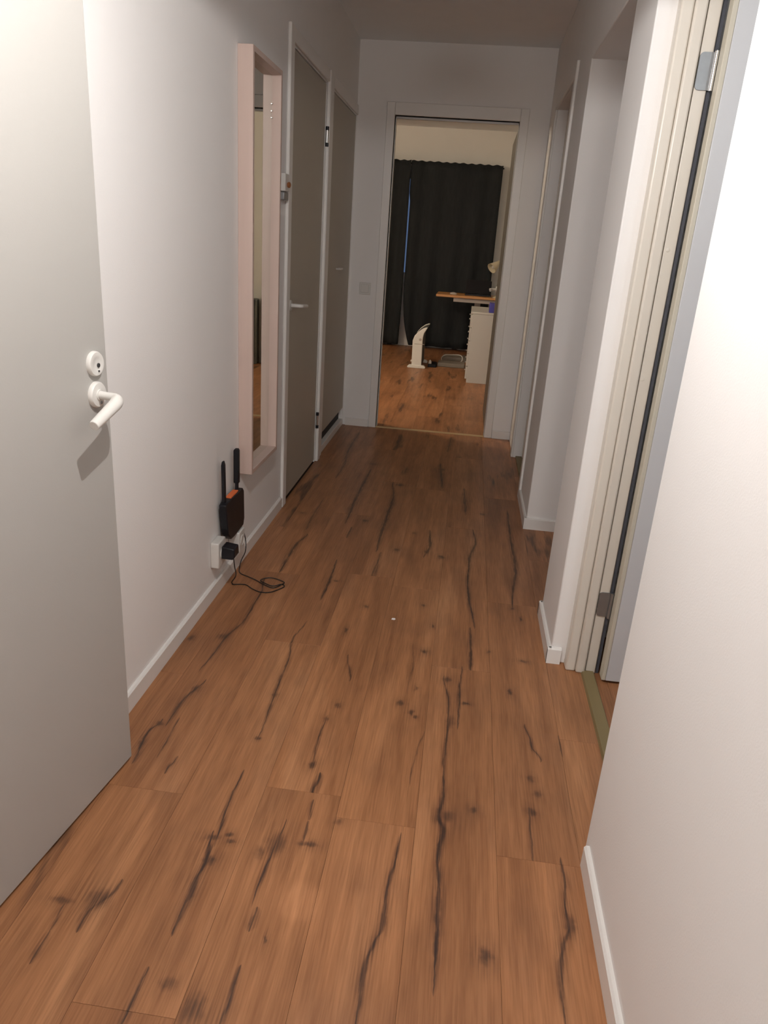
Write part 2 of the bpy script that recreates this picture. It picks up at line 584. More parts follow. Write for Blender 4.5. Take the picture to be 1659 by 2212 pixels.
CRACKS = [([(-0.723, 1.923), (-0.713, 2.027), (-0.709, 2.129), (-0.693, 2.202), (-0.682, 2.266), (-0.684, 2.416), (-0.684, 2.494), (-0.704, 2.604)], 0.006, 0.9),
 ([(-0.718, 1.651), (-0.718, 1.694), (-0.716, 1.764), (-0.7, 1.822), (-0.687, 1.859)], 0.006, 0.9),
 ([(-0.741, 1.487), (-0.75, 1.549), (-0.752, 1.609), (-0.739, 1.644)], 0.007, 0.9),
 ([(-0.688, 1.521), (-0.691, 1.585), (-0.693, 1.66)], 0.003, 0.7),
 ([(-0.644, 1.469), (-0.639, 1.502)], 0.005, 0.8),
 ([(-0.454, 1.633), (-0.454, 1.683), (-0.458, 1.763), (-0.463, 1.855), (-0.467, 1.955), (-0.468, 2.056), (-0.484, 2.163), (-0.465, 2.297)], 0.0045, 0.9),
 ([(-0.449, 2.492), (-0.447, 2.592), (-0.449, 2.725), (-0.454, 2.854)], 0.007, 0.9),
 ([(-0.278, 2.756), (-0.273, 2.857)], 0.008, 0.5),
 ([(0.139, 2.41), (0.117, 2.633), (0.11, 2.829), (0.115, 2.976)], 0.007, 0.95),
 ([(0.126, 2.112), (0.127, 2.266), (0.124, 2.385)], 0.007, 0.95),
 ([(0.091, 1.803), (0.093, 1.922), (0.093, 2.006), (0.098, 2.11)], 0.0045, 1),
 ([(0.061, 1.543), (0.057, 1.647), (0.061, 1.733), (0.063, 1.845), (0.058, 1.937), (0.041, 2.043)], 0.006, 0.8),
 ([(-0.253, 1.978), (-0.261, 2.017), (-0.281, 2.099)], 0.004, 0.7),
 ([(-0.285, 1.556), (-0.291, 1.612), (-0.291, 1.679), (-0.287, 1.758)], 0.0035, 0.8),
 ([(-0.265, 1.46), (-0.258, 1.513)], 0.008, 0.9),
 ([(-0.067, 1.94), (-0.068, 2.003), (-0.062, 2.087), (-0.072, 2.22)], 0.003, 0.4),
 ([(-0.026, 1.542), (-0.024, 1.608), (-0.015, 1.692), (0, 1.765)], 0.003, 0.5),
 ([(0.319, 1.706), (0.302, 1.743), (0.297, 1.79), (0.287, 1.834)], 0.005, 0.8),
 ([(0.273, 1.347), (0.274, 1.434), (0.275, 1.49)], 0.004, 0.7),
 ([(0.383, 1.739), (0.381, 1.801)], 0.004, 0.5),
 ([(0.06, 1.299), (0.06, 1.341), (0.065, 1.386), (0.052, 1.433), (0.06, 1.487), (0.059, 1.574)], 0.009, 1),
 ([(0.064, 0.995), (0.064, 1.093), (0.063, 1.159), (0.063, 1.23), (0.055, 1.328), (0.065, 1.385)], 0.009, 0.95),
 ([(-0.446, 1.261), (-0.452, 1.325), (-0.457, 1.404), (-0.454, 1.486)], 0.0045, 0.95),
 ([(-0.452, 1.033), (-0.454, 1.082), (-0.452, 1.117), (-0.452, 1.157), (-0.45, 1.203), (-0.453, 1.227), (-0.461, 1.271)], 0.009, 0.95),
 ([(-0.32, 1.123), (-0.319, 1.163), (-0.317, 1.2), (-0.312, 1.277), (-0.305, 1.339)], 0.004, 0.9),
 ([(-0.308, 1.068), (-0.307, 1.088)], 0.007, 0.9),
 ([(-0.305, 0.864), (-0.301, 0.898), (-0.303, 0.929), (-0.302, 0.96)], 0.006, 0.9),
 ([(-0.472, 0.838), (-0.469, 0.887), (-0.468, 0.927)], 0.006, 0.9),
 ([(-0.253, 1.381), (-0.257, 1.413)], 0.005, 0.7),
 ([(-0.252, 1.314), (-0.253, 1.34)], 0.005, 0.7),
 ([(-0.635, 1.009), (-0.635, 1.042), (-0.619, 1.068), (-0.604, 1.106)], 0.008, 0.8),
 ([(-0.686, 0.933), (-0.686, 0.966)], 0.006, 0.7),
 ([(-0.687, 1.003), (-0.69, 1.029)], 0.005, 0.7),
 ([(-0.07, 0.904), (-0.07, 0.967), (-0.069, 1.019), (-0.059, 1.066), (-0.046, 1.106), (-0.047, 1.139), (-0.047, 1.21), (-0.038, 1.27), (-0.033, 1.345)], 0.008, 0.85),
 ([(0.305, 0.966), (0.304, 1.03), (0.307, 1.073), (0.316, 1.12), (0.334, 1.172), (0.333, 1.224), (0.339, 1.287), (0.338, 1.338)], 0.008, 0.85),
 ([(-0.66, 2.691), (-0.664, 2.851), (-0.66, 2.996), (-0.639, 3.105)], 0.01, 0.8),
 ([(-0.658, 3.19), (-0.663, 3.344), (-0.662, 3.625)], 0.008, 0.6),
 ([(-0.663, 4.004), (-0.661, 4.237), (-0.69, 4.622), (-0.691, 5.132)], 0.014, 0.6),
 ([(-0.49, 3.315), (-0.495, 3.563), (-0.496, 3.822), (-0.489, 4.235)], 0.014, 0.7),
 ([(-0.454, 3.14), (-0.452, 3.25)], 0.008, 0.6),
 ([(-0.3, 3.013), (-0.304, 3.2), (-0.303, 3.492), (-0.303, 3.761), (-0.331, 4.031)], 0.013, 0.8),
 ([(-0.284, 2.747), (-0.278, 2.987)], 0.007, 0.6),
 ([(-0.043, 4.822), (-0.032, 5.217)], 0.016, 0.6),
 ([(-0.047, 4.017), (-0.077, 4.502)], 0.013, 0.8),
 ([(0.093, 3.611), (0.08, 4.032)], 0.013, 0.7),
 ([(0.114, 2.894), (0.118, 3.063), (0.144, 3.238), (0.13, 3.399)], 0.01, 0.7),
 ([(-0.086, 3.008), (-0.069, 3.093), (-0.076, 3.321)], 0.008, 0.8),
 ([(0.286, 2.599), (0.303, 2.817), (0.319, 2.992), (0.313, 3.264), (0.313, 3.738)], 0.009, 0.8)]
KNOTS = [(-0.273, 2.471, 0.012, 0.012, 0.7), (-0.316, 2.276, 0.006, 0.02, 0.9), (-0.032, 2.192, 0.014, 0.016, 0.8), (-0.059, 2.535, 0.01, 0.012, 0.7),
 (-0.011, 2.38, 0.006, 0.014, 0.8), (-0.007, 3.013, 0.018, 0.018, 0.8), (0.19, 2.243, 0.006, 0.01, 0.6), (-0.083, 1.881, 0.012, 0.016, 0.9),
 (-0.046, 1.839, 0.01, 0.02, 0.9), (-0.034, 1.818, 0.009, 0.01, 0.9), (-0.043, 1.969, 0.007, 0.012, 0.7), (-0.266, 1.828, 0.01, 0.015, 0.7),
 (-0.285, 1.556, 0.011, 0.02, 0.95), (0.112, 1.918, 0.015, 0.007, 0.95), (0.052, 2.037, 0.016, 0.022, 0.8), (0.07, 1.819, 0.014, 0.035, 0.6),
 (-0.423, 2.663, 0.014, 0.008, 0.7), (-0.289, 1.757, 0.01, 0.015, 0.7), (0.287, 2.589, 0.01, 0.012, 0.8), (0.314, 2.509, 0.006, 0.02, 0.9),
 (0.304, 2.204, 0.016, 0.01, 0.8), (0.252, 2.011, 0.009, 0.02, 0.95), (0.287, 1.614, 0.012, 0.014, 0.6), (0.302, 1.559, 0.012, 0.016, 0.6),
 (0.137, 1.469, 0.012, 0.013, 0.9), (0.075, 1.437, 0.018, 0.022, 0.7), (0.28, 1.492, 0.012, 0.016, 0.8), (0.186, 2.239, 0.006, 0.01, 0.6),
 (-0.423, 1.286, 0.01, 0.009, 0.9), (-0.413, 1.265, 0.012, 0.008, 0.8), (-0.312, 1.277, 0.026, 0.04, 0.7), (-0.34, 1.248, 0.014, 0.022, 0.6),
 (-0.242, 1.288, 0.028, 0.009, 0.8), (-0.286, 1.552, 0.01, 0.016, 0.95), (-0.359, 0.88, 0.024, 0.035, 0.7), (-0.422, 0.92, 0.018, 0.015, 0.6),
 (-0.457, 1.271, 0.02, 0.01, 0.8), (-0.442, 1.209, 0.02, 0.014, 0.8), (-0.184, 1.371, 0.012, 0.012, 0.6), (-0.27, 1.039, 0.004, 0.012, 0.7),
 (-0.631, 1.07, 0.028, 0.03, 0.8), (-0.7, 1.054, 0.028, 0.01, 0.7), (0.162, 1.076, 0.015, 0.022, 1), (0.338, 1.176, 0.014, 0.03, 0.7),
 (-0.402, 3.371, 0.018, 0.02, 0.8), (-0.212, 3.046, 0.016, 0.018, 0.8), (-0.077, 3.058, 0.014, 0.02, 0.8), (-0.009, 3.021, 0.017, 0.018, 0.9),
 (-0.15, 3.272, 0.014, 0.016, 0.5), (0.18, 3.637, 0.018, 0.02, 0.7), (-0.301, 3.411, 0.016, 0.04, 0.7), (-0.287, 3.992, 0.03, 0.025, 0.7),
 (-0.063, 4.381, 0.022, 0.03, 0.7), (-0.722, 3.387, 0.016, 0.02, 0.6), (-0.488, 4.359, 0.03, 0.03, 0.5), (-0.818, 2.104, 0.014, 0.022, 0.7),
 (-0.738, 1.641, 0.012, 0.012, 0.8), (-0.751, 1.552, 0.01, 0.014, 0.9), (-0.455, 1.636, 0.009, 0.01, 0.8), (-0.459, 1.841, 0.01, 0.014, 0.7),
 (-0.721, 2.136, 0.02, 0.02, 0.7), (-0.701, 1.826, 0.014, 0.018, 0.7)]


# ================================================================== the setting
XL, XR = -0.85, 0.392          # faces of the left and right corridor walls
YB, YE = -6.2, 5.32            # back wall, end wall
ZC = 2.49                      # corridor ceiling
BZC = 2.66                     # bedroom ceiling
Y1A, Y1B = 1.375, 2.225        # right side: doorway
Y2A, Y2B = 2.56, 3.494         # right side: open niche
Y3A, Y3B = 4.0, 4.83           # right side: second doorway
DX0, DX1, DZ = -0.6, 0.205, 2.075   # end doorway
XS = 1.5                       # far side of the rooms on the right

# ---- floor and its planks
bm = new_bm()
add_box(bm, XL - 0.12, XS + 0.1, YB - 0.1, 5.335, -0.03, -0.0085)
add_box(bm, -3.0, 2.0, 5.335, 10.25, -0.03, -0.0085)
floor = struct(obj('floor', bm, M['sub']), 'brown oak laminate floor with dark cracks and knots', 'floor')
PW, PL, SEAM = 0.191, 1.29, -0.192
JOINT = {-5: 0.75, -4: 0.6, -3: 1.39, -2: 0.86, -1: 1.455, 0: 1.385, 1: 2.11, 2: 1.335, 3: 1.8, 4: 0.9, 5: 1.6, 6: 0.7,
         7: 1.2, 8: 1.9, 9: 1.1}
GAP = 0.0002
n_mat = 0
plain_oak = oak('oak_laminate_plain', wild=0.75)


def plank(x0, x1, y0, y1, material):
    bm = new_bm()
    add_box(bm, x0 + GAP, x1 - GAP, y0 + GAP, y1 - GAP, -0.008, 0.0)
    top = [e for e in bm.edges if all(v.co.z > -0.001 for v in e.verts)]
    bmesh.ops.bevel(bm, geom=top, offset=0.0004, segments=1, affect='EDGES')
    obj('plank', bm, material, floor)


for k in range(-4, 9):
    x0, x1 = SEAM + k * PW, SEAM + (k + 1) * PW
    x0, x1 = max(x0, XL), min(x1, XS)
    if x1 - x0 < 0.02:
        continue
    y = JOINT[k] - 6 * PL
    while y < 5.32:
        y0, y1 = max(y, YB), min(y + PL, 5.322)
        if y1 - y0 > 0.01:
            cr = [c for c in CRACKS if x0 - 0.01 < sum(p[0] for p in c[0]) / len(c[0]) < x1 + 0.01
                  and c[0][0][1] < y1 and c[0][-1][1] > y0] if x0 < 0.5 else []
            kn = [q for q in KNOTS if x0 - q[2] < q[0] < x1 + q[2] and y0 - q[3] < q[1] < y1 + q[3]] if x0 < 0.5 else []
            if cr or kn:
                n_mat += 1
                mt = oak('oak_laminate', cr, kn)
            else:
                mt = plain_oak
            plank(x0, x1, y0, y1, mt)
        y += PL
rb = random.Random(3)
k = 0
x = -3.0
while x < 1.95:
    y = 5.345 - rb.uniform(0.1, 1.2)
    while y < 10.1:
        y0, y1 = max(y, 5.345), min(y + PL, 10.1)
        if y1 - y0 > 0.02:
            plank(x, min(x + PW, 2.0), y0, y1, plain_oak)
        y += PL
    x += PW

# ---- walls
bm = new_bm()
add_box(bm, XL - 0.12, XL, YB, 3.50, 0, ZC)
add_box(bm, XL - 0.12, XL, 3.50, 5.32, 2.055, ZC)
add_box(bm, XL - 0.12, XL, 4.285, 4.45, 0, 2.055)
add_box(bm, XL - 0.12, XL, 5.305, 5.32, 0, 2.055)
add_box(bm, XL - 0.12, XL - 0.06, 3.50, 4.285, 0, 2.055)
add_box(bm, XL - 0.12, XL - 0.06, 4.45, 5.305, 0, 2.055)
struct(obj('wall_left', bm, M['wall']), 'long white painted wall on the left, with mirror and closet doors', 'wall')
bm = new_bm()
add_box(bm, XR, XR + 0.15, YB, Y1A, 0, ZC)
add_box(bm, XR, XR + 0.15, Y1A, Y1B, 2.09, ZC)
add_box(bm, XR, XR + 0.15, Y1B, Y2A, 0, ZC)
add_box(bm, XR, XS, Y2A, Y2B, 2.05, ZC)
add_box(bm, XR, XS, Y2B, Y3A, 0, ZC)
add_box(bm, XR, XR + 0.15, Y3A, Y3B, 2.075, ZC)
add_box(bm, XR, XR + 0.15, Y3B, YE, 0, ZC)
add_box(bm, XR + 0.15, XS, 2.44, Y2A, 0, ZC)
struct(obj('wall_right', bm, M['wall'], bevel=0.004), 'white wall on the right, broken by two doorways and a niche', 'wall')
bm = new_bm()
add_box(bm, XS, XS + 0.1, YB, YE, 0, ZC)
struct(obj('wall_side', bm, M['wall']), 'far side wall of the rooms and niche on the right', 'wall')
bm = new_bm()
add_box(bm, -3.1, DX0, YE, YE + 0.12, 0, BZC)
add_box(bm, DX1, 2.1, YE, YE + 0.12, 0, BZC)
add_box(bm, DX0, DX1, YE, YE + 0.12, DZ, BZC)
struct(obj('wall_end', bm, M['wall']), 'white end wall around the open bedroom doorway', 'wall')
struct(box('wall_back', XL - 0.12, XS + 0.1, YB - 0.1, YB, 0, ZC, M['wall']), 'white wall behind the viewer', 'wall')
bm = new_bm()
add_box(bm, XL - 0.12, XS + 0.1, YB - 0.1, YE, ZC, ZC + 0.05)
struct(obj('ceiling', bm, M['ceiling']), 'white corridor ceiling in shade above the lamp light', 'ceiling')
struct(box('ceiling', -3.1, 2.1, YE, 10.25, BZC, BZC + 0.05, M['ceiling']), 'pale bedroom ceiling seen under the door head', 'ceiling')
# bedroom shell; the far wall has the balcony door opening
WX0, WX1, WZ = -1.95, -0.10, 2.15
bm = new_bm()
add_box(bm, -3.1, WX0, 10.1, 10.25, 0, BZC)
add_box(bm, WX1, 2.1, 10.1, 10.25, 0, BZC)
add_box(bm, WX0, WX1, 10.1, 10.25, WZ, BZC)
struct(obj('wall_far', bm, M['bed_wall']), 'pale bedroom wall above and beside the dark curtain', 'wall')
struct(box('wall_far_left', -3.1, -3.0, YE + 0.12, 10.1, 0, BZC, M['bed_wall']), 'left wall of the bedroom', 'wall')
bm = new_bm()
add_box(bm, 2.0, 2.1, YE + 0.12, 7.72, 0, BZC)
add_box(bm, 0.445, 2.1, 7.72, 10.1, 0, BZC)
struct(obj('wall_far_right', bm, M['bed_wall']), 'pale right wall of the bedroom with a projecting corner, seen in the mirror', 'wall')
t = box('panel_heater', 0.50, 1.1, 7.60, 7.715, 0.0, 0.665, M['heater_grille'], None, bevel=0.01)
tag(t, 'dark low cabinet against the bedroom wall, seen only in the mirror', 'cabinet')
t.name = 'low_cabinet'

# balcony door behind the curtains
wf = thing('window_1', 'white framed balcony window with dusk blue glass behind the curtain gap', 'window', (-1.02, 10.15, 0))
wf['kind'] = 'structure'
bm = new_bm()
for a, b_ in ((WX0, WX0 + 0.07), (WX1 - 0.07, WX1), (-1.06, -0.985)):
    add_box(bm, a, b_, 10.12, 10.2, 0, WZ)
add_box(bm, WX0, WX1, 10.12, 10.2, 0, 0.09)
add_box(bm, WX0, WX1, 10.12, 10.2, WZ - 0.08, WZ)
add_box(bm, WX0, WX1, 10.12, 10.2, 0.86, 0.94)
obj('window_frame', bm, M['trim'], wf)
box('lower_panel', WX0 + 0.07, WX1 - 0.07, 10.145, 10.175, 0.09, 0.86, M['trim'], wf)
for a, b_ in ((WX0 + 0.07, -1.06), (-0.985, WX1 - 0.07)):
    box('pane', a, b_, 10.155, 10.162, 0.94, WZ - 0.08, M['glass'], wf)

# ---- baseboards
BH, BT = 0.058, 0.012


def base_profile(bm, axis, face, out, a, b):
    """a 58 mm board with an eased top edge standing on the floor against a wall face."""
    s = 1 if out > 0 else -1
    p = [(0, 0), (BT * s, 0), (BT * s, BH - 0.005), (BT * s * 0.6, BH), (0, BH)]
    if axis == 'y':       # board runs along y, face is an x
        add_prism(bm, [(face + u, v) for u, v in p], 'y', a, b)
    else:                 # board runs along x, face is a y
        add_prism(bm, [(face + u, v) for u, v in p], 'x', a, b)


bm = new_bm()
base_profile(bm, 'y', XL, 1, YB, 3.425)
struct(obj('baseboard_left', bm, M['trim']), 'white baseboard below the router and mirror', 'baseboard')
bm = new_bm()
base_profile(bm, 'y', XR, -1, YB, 1.342)
struct(obj('baseboard_right', bm, M['trim']), 'white baseboard of the nearest right wall', 'baseboard')
bm = new_bm()
base_profile(bm, 'y', XR, -1, Y1B - BT + 0.001, Y2A + BT - 0.001)
base_profile(bm, 'x', Y1B, -1, XR - BT, XR + 0.034)
base_profile(bm, 'x', Y2A, 1, XR - BT, XS)
struct(obj('baseboard_right', bm, M['trim']), 'white baseboard wrapped around the wall stub beside the near doorway', 'baseboard')
bm = new_bm()
base_profile(bm, 'y', XR, -1, Y2B - BT + 0.001, Y3A - 0.06)
base_profile(bm, 'x', Y2B, -1, XR - BT, XS)
struct(obj('baseboard_right', bm, M['trim']), 'white baseboard at the far side of the open niche', 'baseboard')
bm = new_bm()
base_profile(bm, 'x', YE, -1, XL + 0.02, DX0 - 0.06)
struct(obj('baseboard_end', bm, M['trim']), 'short white baseboard left of the bedroom doorway', 'baseboard')
bm = new_bm()
base_profile(bm, 'x', YE, -1, DX1 + 0.06, XR)
struct(obj('baseboard_end', bm, M['trim']), 'short white baseboard right of the bedroom doorway', 'baseboard')

# ---- end doorway frame
t = thing('trim_1', 'white frame and casing around the open bedroom doorway', 'door frame', (DX0, YE, 0))
t['kind'] = 'structure'
bm = new_bm()
add_box(bm, DX0 - 0.055, DX0, YE - 0.013, YE + 0.135, 0, DZ + 0.075)
obj('jamb', bm, M['trim'], t, bevel=0.004)
bm = new_bm()
add_box(bm, DX1, DX1 + 0.055, YE - 0.013, YE + 0.135, 0, DZ + 0.075)
obj('jamb', bm, M['trim'], t, bevel=0.004)
bm = new_bm()
add_box(bm, DX0, DX1, YE - 0.013, YE + 0.135, DZ, DZ + 0.075)
obj('door_head', bm, M['trim'], t, bevel=0.004)
bm = new_bm()
add_box(bm, DX1 - 0.003, DX1, YE + 0.05, YE + 0.075, 0, DZ)
add_box(bm, DX0, DX0 + 0.004, YE + 0.05, YE + 0.075, 0, DZ)
add_box(bm, DX0, DX1, YE + 0.05, YE + 0.075, DZ - 0.013, DZ)
obj('door_stop', bm, M['trim'], t)
bm = new_bm()
add_prism(bm, [(YE + 0.0, 0), (YE + 0.004, 0.006), (YE + 0.026, 0.006), (YE + 0.03, 0)], 'x', DX0, DX1)
struct(obj('trim_2', bm, M['brass_strip']), 'thin pale threshold strip across the bedroom doorway', 'threshold')

d6 = thing('door_6', 'door leaf folded open inside the bedroom doorway, shade painted into its dark grey brown, seen nearly edge on', 'door', (0.226, 5.9, 0))
d6['kind'] = 'structure'
box('leaf', 0.207, 0.246, 5.462, 6.25, 0.01, 2.055, M['door_shaded'], d6, bevel=0.002)
bm = new_bm()
add_tube(bm, smooth_path([(0.207, 6.19, 1.0), (0.17, 6.19, 1.0), (0.157, 6.18, 1.0), (0.155, 6.16, 1.0), (0.155, 6.08, 0.995)], 4), 0.009, 10)
obj('lever_handle', bm, M['plastic_grey'], d6, smooth=True)
bm = new_bm()
add_lathe(bm, [(0.025, 0), (0.025, 0.006), (0.02, 0.008)], 20, Matrix.Translation((0.207, 6.19, 1.0)) @ Matrix.Rotation(-PI / 2, 4, 'Y'))
obj('handle_rosette', bm, M['plastic_grey'], d6, smooth=True)

# ================================================================== left side doors
# door_1: open leaf in the left foreground
A = Vector((-0.806, 1.012, 0))
B = Vector((-0.749, 1.490, 0))
DIR = (B - A).normalized()
NRM = Vector((DIR.y, -DIR.x, 0))        # towards the corridor
LEAF = Matrix(((DIR.x, NRM.x, 0, B.x), (DIR.y, NRM.y, 0, B.y), (0, 0, 1, 0), (0, 0, 0, 1)))   # u along leaf, v outwards
d1 = thing('door_1', 'pale grey flush door standing open in the left foreground, white lever handle', 'door', (B.x, B.y, 0))
d1['kind'] = 'structure'
bm = new_bm()
add_box(bm, -0.83, 0.0, -0.042, 0.0, 0.008, 2.06, LEAF)
leaf_o = obj('leaf', bm, M['door_grey'], d1, bevel=0.002)
U0 = -0.046


def disc_on_leaf(name, u, z, prof, material, parent, n=32):
    m = LEAF @ Matrix.Translation((u, 0, z)) @ Matrix.Rotation(-PI / 2, 4, 'X')
    bm = new_bm()
    add_lathe(bm, prof, n, m)
    return obj(name, bm, material, parent, smooth=True)


lk = disc_on_leaf('lock_rosette', U0, 1.026, [(0.0255, 0), (0.0255, 0.006), (0.0235, 0.009), (0.015, 0.0095), (0.0135, 0.0088), (0.004, 0.0088)],
                  M['plastic_white'], d1)
bm = new_bm()
m_ = LEAF @ Matrix.Translation((U0 + 0.003, 0.0088, 1.023)) @ Matrix.Rotation(-PI / 2, 4, 'X')
add_lathe(bm, [(0.0045, 0), (0.0045, 0.002), (0.003, 0.0022)], 14, m_)
add_box(bm, U0 + 0.001, U0 + 0.005, 0.0088, 0.0108, 1.0095, 1.0125, LEAF)
obj('keyhole', bm, M['keyhole'], lk)
rs = disc_on_leaf('handle_rosette', U0, 0.962, [(0.027, 0), (0.027, 0.006), (0.0245, 0.0095), (0.012, 0.010), (0.0115, 0.012), (0.004, 0.012)],
                  M['plastic_white'], d1)
bm = new_bm()
m_ = LEAF @ Matrix.Translation((U0 + 0.004, 0.0098, 0.945)) @ Matrix.Rotation(-PI / 2, 4, 'X')
add_lathe(bm, [(0.0032, 0), (0.0032, 0.0014), (0.002, 0.0018)], 12, m_)
obj('screw', bm, M['steel'], rs)
bm = new_bm()
pth = [(U0, 0.009, 0.962), (U0, 0.030, 0.961), (U0 - 0.001, 0.046, 0.959), (U0 - 0.008, 0.0545, 0.956), (U0 - 0.020, 0.0575, 0.951),
       (U0 - 0.045, 0.058, 0.942), (U0 - 0.075, 0.058, 0.931), (U0 - 0.098, 0.058, 0.9225)]
pp = smooth_path([LEAF @ Vector(p) for p in pth], 5)
rad = []
for i in range(len(pp)):
    s = i / (len(pp) - 1)
    rad.append(0.0085 + 0.0048 * min(1, max(0, (s - 0.15) / 0.35)) - 0.0028 * max(0, (s - 0.55) / 0.45))
add_tube(bm, pp, rad, 18)
obj('lever_handle', bm, M['plastic_white'], d1, bevel=0.0015, smooth=True)
for z in (0.25, 1.82):
    bm = new_bm()
    m_ = LEAF @ Matrix.Translation((-0.834, -0.006, z - 0.05))
    add_lathe(bm, [(0.007, 0), (0.007, 0.1)], 12, m_)
    add_box(bm, -0.834, -0.80, -0.003, 0.0012, z - 0.045, z + 0.045, LEAF)
    obj('hinge', bm, M['steel'], d1)

# door_2: closed closet door beyond the mirror
t = thing('trim_3', 'white casing around the closed door beyond the mirror', 'door frame', (XL, 3.9, 0))
t['kind'] = 'structure'
box('casing', XL, XL + 0.016, 3.43, 3.495, 0, 2.12, M['trim'], t, bevel=0.005)
box('casing', XL, XL + 0.020, 4.295, 4.36, 0, 2.12, M['trim'], t, bevel=0.006)
box('head_casing', XL, XL + 0.014, 3.495, 4.295, 2.062, 2.12, M['trim'], t, bevel=0.004)
d2 = thing('door_2', 'closed grey beige flush door between two white casings, beyond the mirror', 'door', (XL, 3.9, 0))
d2['kind'] = 'structure'
box('leaf', XL - 0.038, XL - 0.002, 3.503, 4.283, 0.012, 2.05, M['door_dark'], d2, bevel=0.002)
bm = new_bm()
m_ = Matrix.Translation((XL - 0.002, 3.565, 0.985)) @ Matrix.Rotation(PI / 2, 4, 'Y')
add_lathe(bm, [(0.025, 0), (0.025, 0.006), (0.022, 0.009)], 20, m_)
obj('handle_rosette', bm, M['plastic_grey'], d2, smooth=True)
bm = new_bm()
pp = smooth_path([(XL, 3.565, 0.985), (XL + 0.035, 3.565, 0.985), (XL + 0.05, 3.575, 0.984), (XL + 0.053, 3.60, 0.982), (XL + 0.053, 3.69, 0.976)], 4)
add_tube(bm, pp, 0.0095, 12)
obj('lever_handle', bm, M['plastic_white'], d2, smooth=True)
bm = new_bm()
add_box(bm, XL - 0.003, XL - 0.0005, 3.52, 3.534, 0.86, 0.885)
obj('strike_plate', bm, M['steel'], d2)
bm = new_bm()
add_box(bm, XL - 0.003, XL - 0.0005, 3.518, 3.53, 1.02, 1.07)
obj('latch_plate', bm, M['steel'], d2)
for z in (0.262, 1.805):
    bm = new_bm()
    add_lathe(bm, [(0.007, -0.03), (0.007, 0.03)], 12, Matrix.Translation((XL + 0.010, 4.287, z)))
    hg = obj('hinge', bm, M['chrome'], d2, smooth=True)
    bm = new_bm()
    add_lathe(bm, [(0.009, -0.048), (0.009, -0.03)], 12, Matrix.Translation((XL + 0.010, 4.287, z)))
    obj('hinge_cap', bm, M['black'], hg)
    bm = new_bm()
    add_lathe(bm, [(0.009, 0.03), (0.009, 0.048)], 12, Matrix.Translation((XL + 0.010, 4.287, z)))
    obj('hinge_cap', bm, M['black'], hg)

# door_3: closet panel door next to the end wall, with an open slot above its plinth
t = thing('trim_4', 'narrow pinkish white casing and plinth of the closet next to the end wall', 'door frame', (XL, 4.9, 0))
t['kind'] = 'structure'
box('casing', XL, XL + 0.010, 4.36, 4.452, 0, 2.12, M['trim'], t, bevel=0.003)
box('head_casing', XL, XL + 0.010, 4.452, 5.318, 2.062, 2.12, M['trim'], t, bevel=0.003)
box('plinth', XL - 0.055, XL + 0.001, 4.452, 5.305, 0, 0.046, M['trim'], t, bevel=0.002)
box('vent_slot', XL - 0.055, XL - 0.03, 4.456, 5.30, 0.046, 0.135, M['vent'], t)
d3 = thing('door_3', 'closed grey brown closet panel in the far left corner above a dark slot', 'door', (XL, 4.88, 0))
d3['kind'] = 'structure'
box('leaf', XL - 0.028, XL - 0.002, 4.458, 5.30, 0.130, 2.05, M['door_dark'], d3, bevel=0.002)
bm = new_bm()
add_tube(bm, smooth_path([(XL - 0.002, 4.79, 1.12), (XL + 0.022, 4.79, 1.12), (XL + 0.024, 4.81, 1.12), (XL + 0.024, 4.86, 1.12), (XL + 0.022, 4.88, 1.12), (XL - 0.002, 4.88, 1.12)], 4), 0.005, 8)
obj('pull_handle', bm, M['plastic_grey'], d3, smooth=True)
bm = new_bm()
add_lathe(bm, [(0.008, 0), (0.008, 0.003)], 12, Matrix.Translation((XL - 0.002, 4.475, 1.105)) @ Matrix.Rotation(PI / 2, 4, 'Y'))
obj('keyhole', bm, M['keyhole'], d3)

# surface latch on the casing of door_2
t = thing('door_latch', 'small white latch box with copper knob on the casing beside the mirror', 'latch', (XL, 3.36, 1.5))
box('latch_body', XL, XL + 0.024, 3.335, 3.40, 1.475, 1.545, M['plastic_white'], t, bevel=0.003)
bm = new_bm()
add_lathe(bm, [(0.008, 0), (0.012, 0.006), (0.012, 0.012), (0.006, 0.016)], 16,
          Matrix.Translation((XL + 0.022, 3.372, 1.502)) @ Matrix.Rotation(PI / 2, 4, 'Y'))
obj('knob', bm, M['brass'], t, smooth=True)
box('bracket', XL, XL + 0.020, 3.335, 3.41, 1.44, 1.472, M['steel'], t, bevel=0.003)

# ================================================================== right side: near doorway, frame and leaf
t = thing('trim_5', 'cream painted frame of the near right doorway, with stop and dark hinge gap', 'door frame', (0.49, 2.2, 0))
t['kind'] = 'structure'
box('casing', 0.441, 0.4732, 2.180, Y1B, 0, 2.06, M['frame'], t, bevel=0.006, seg=3)
box('door_stop', 0.4735, 0.504, 2.172, Y1B, 0, 2.06, M['frame'], t, bevel=0.006, seg=3)
box('jamb', 0.5065, 0.539, 2.180, Y1B, 0, 2.06, M['frame'], t, bevel=0.003)
box('jamb', 0.431, 0.545, Y1A - 0.002, Y1A + 0.03, 0, 2.06, M['frame'], t, bevel=0.003)
box('door_head', 0.431, 0.545, Y1A + 0.03, 2.168, 2.06, 2.09, M['frame'], t, bevel=0.003)
for x, z in ((0.514, 0.98), (0.512, 0.24), (0.517, 1.33)):
    bm = new_bm()
    add_lathe(bm, [(0.006, 0), (0.006, 0.0012), (0.004, 0.0018)], 14, Matrix.Translation((x, 2.180, z)) @ Matrix.Rotation(PI / 2, 4, 'X'))
    obj('screw_cap', bm, M['frame'], t, smooth=True)
box('hinge_gap', 0.539, 0.550, 2.186, 2.20, 0, 2.06, M['gap'], t)
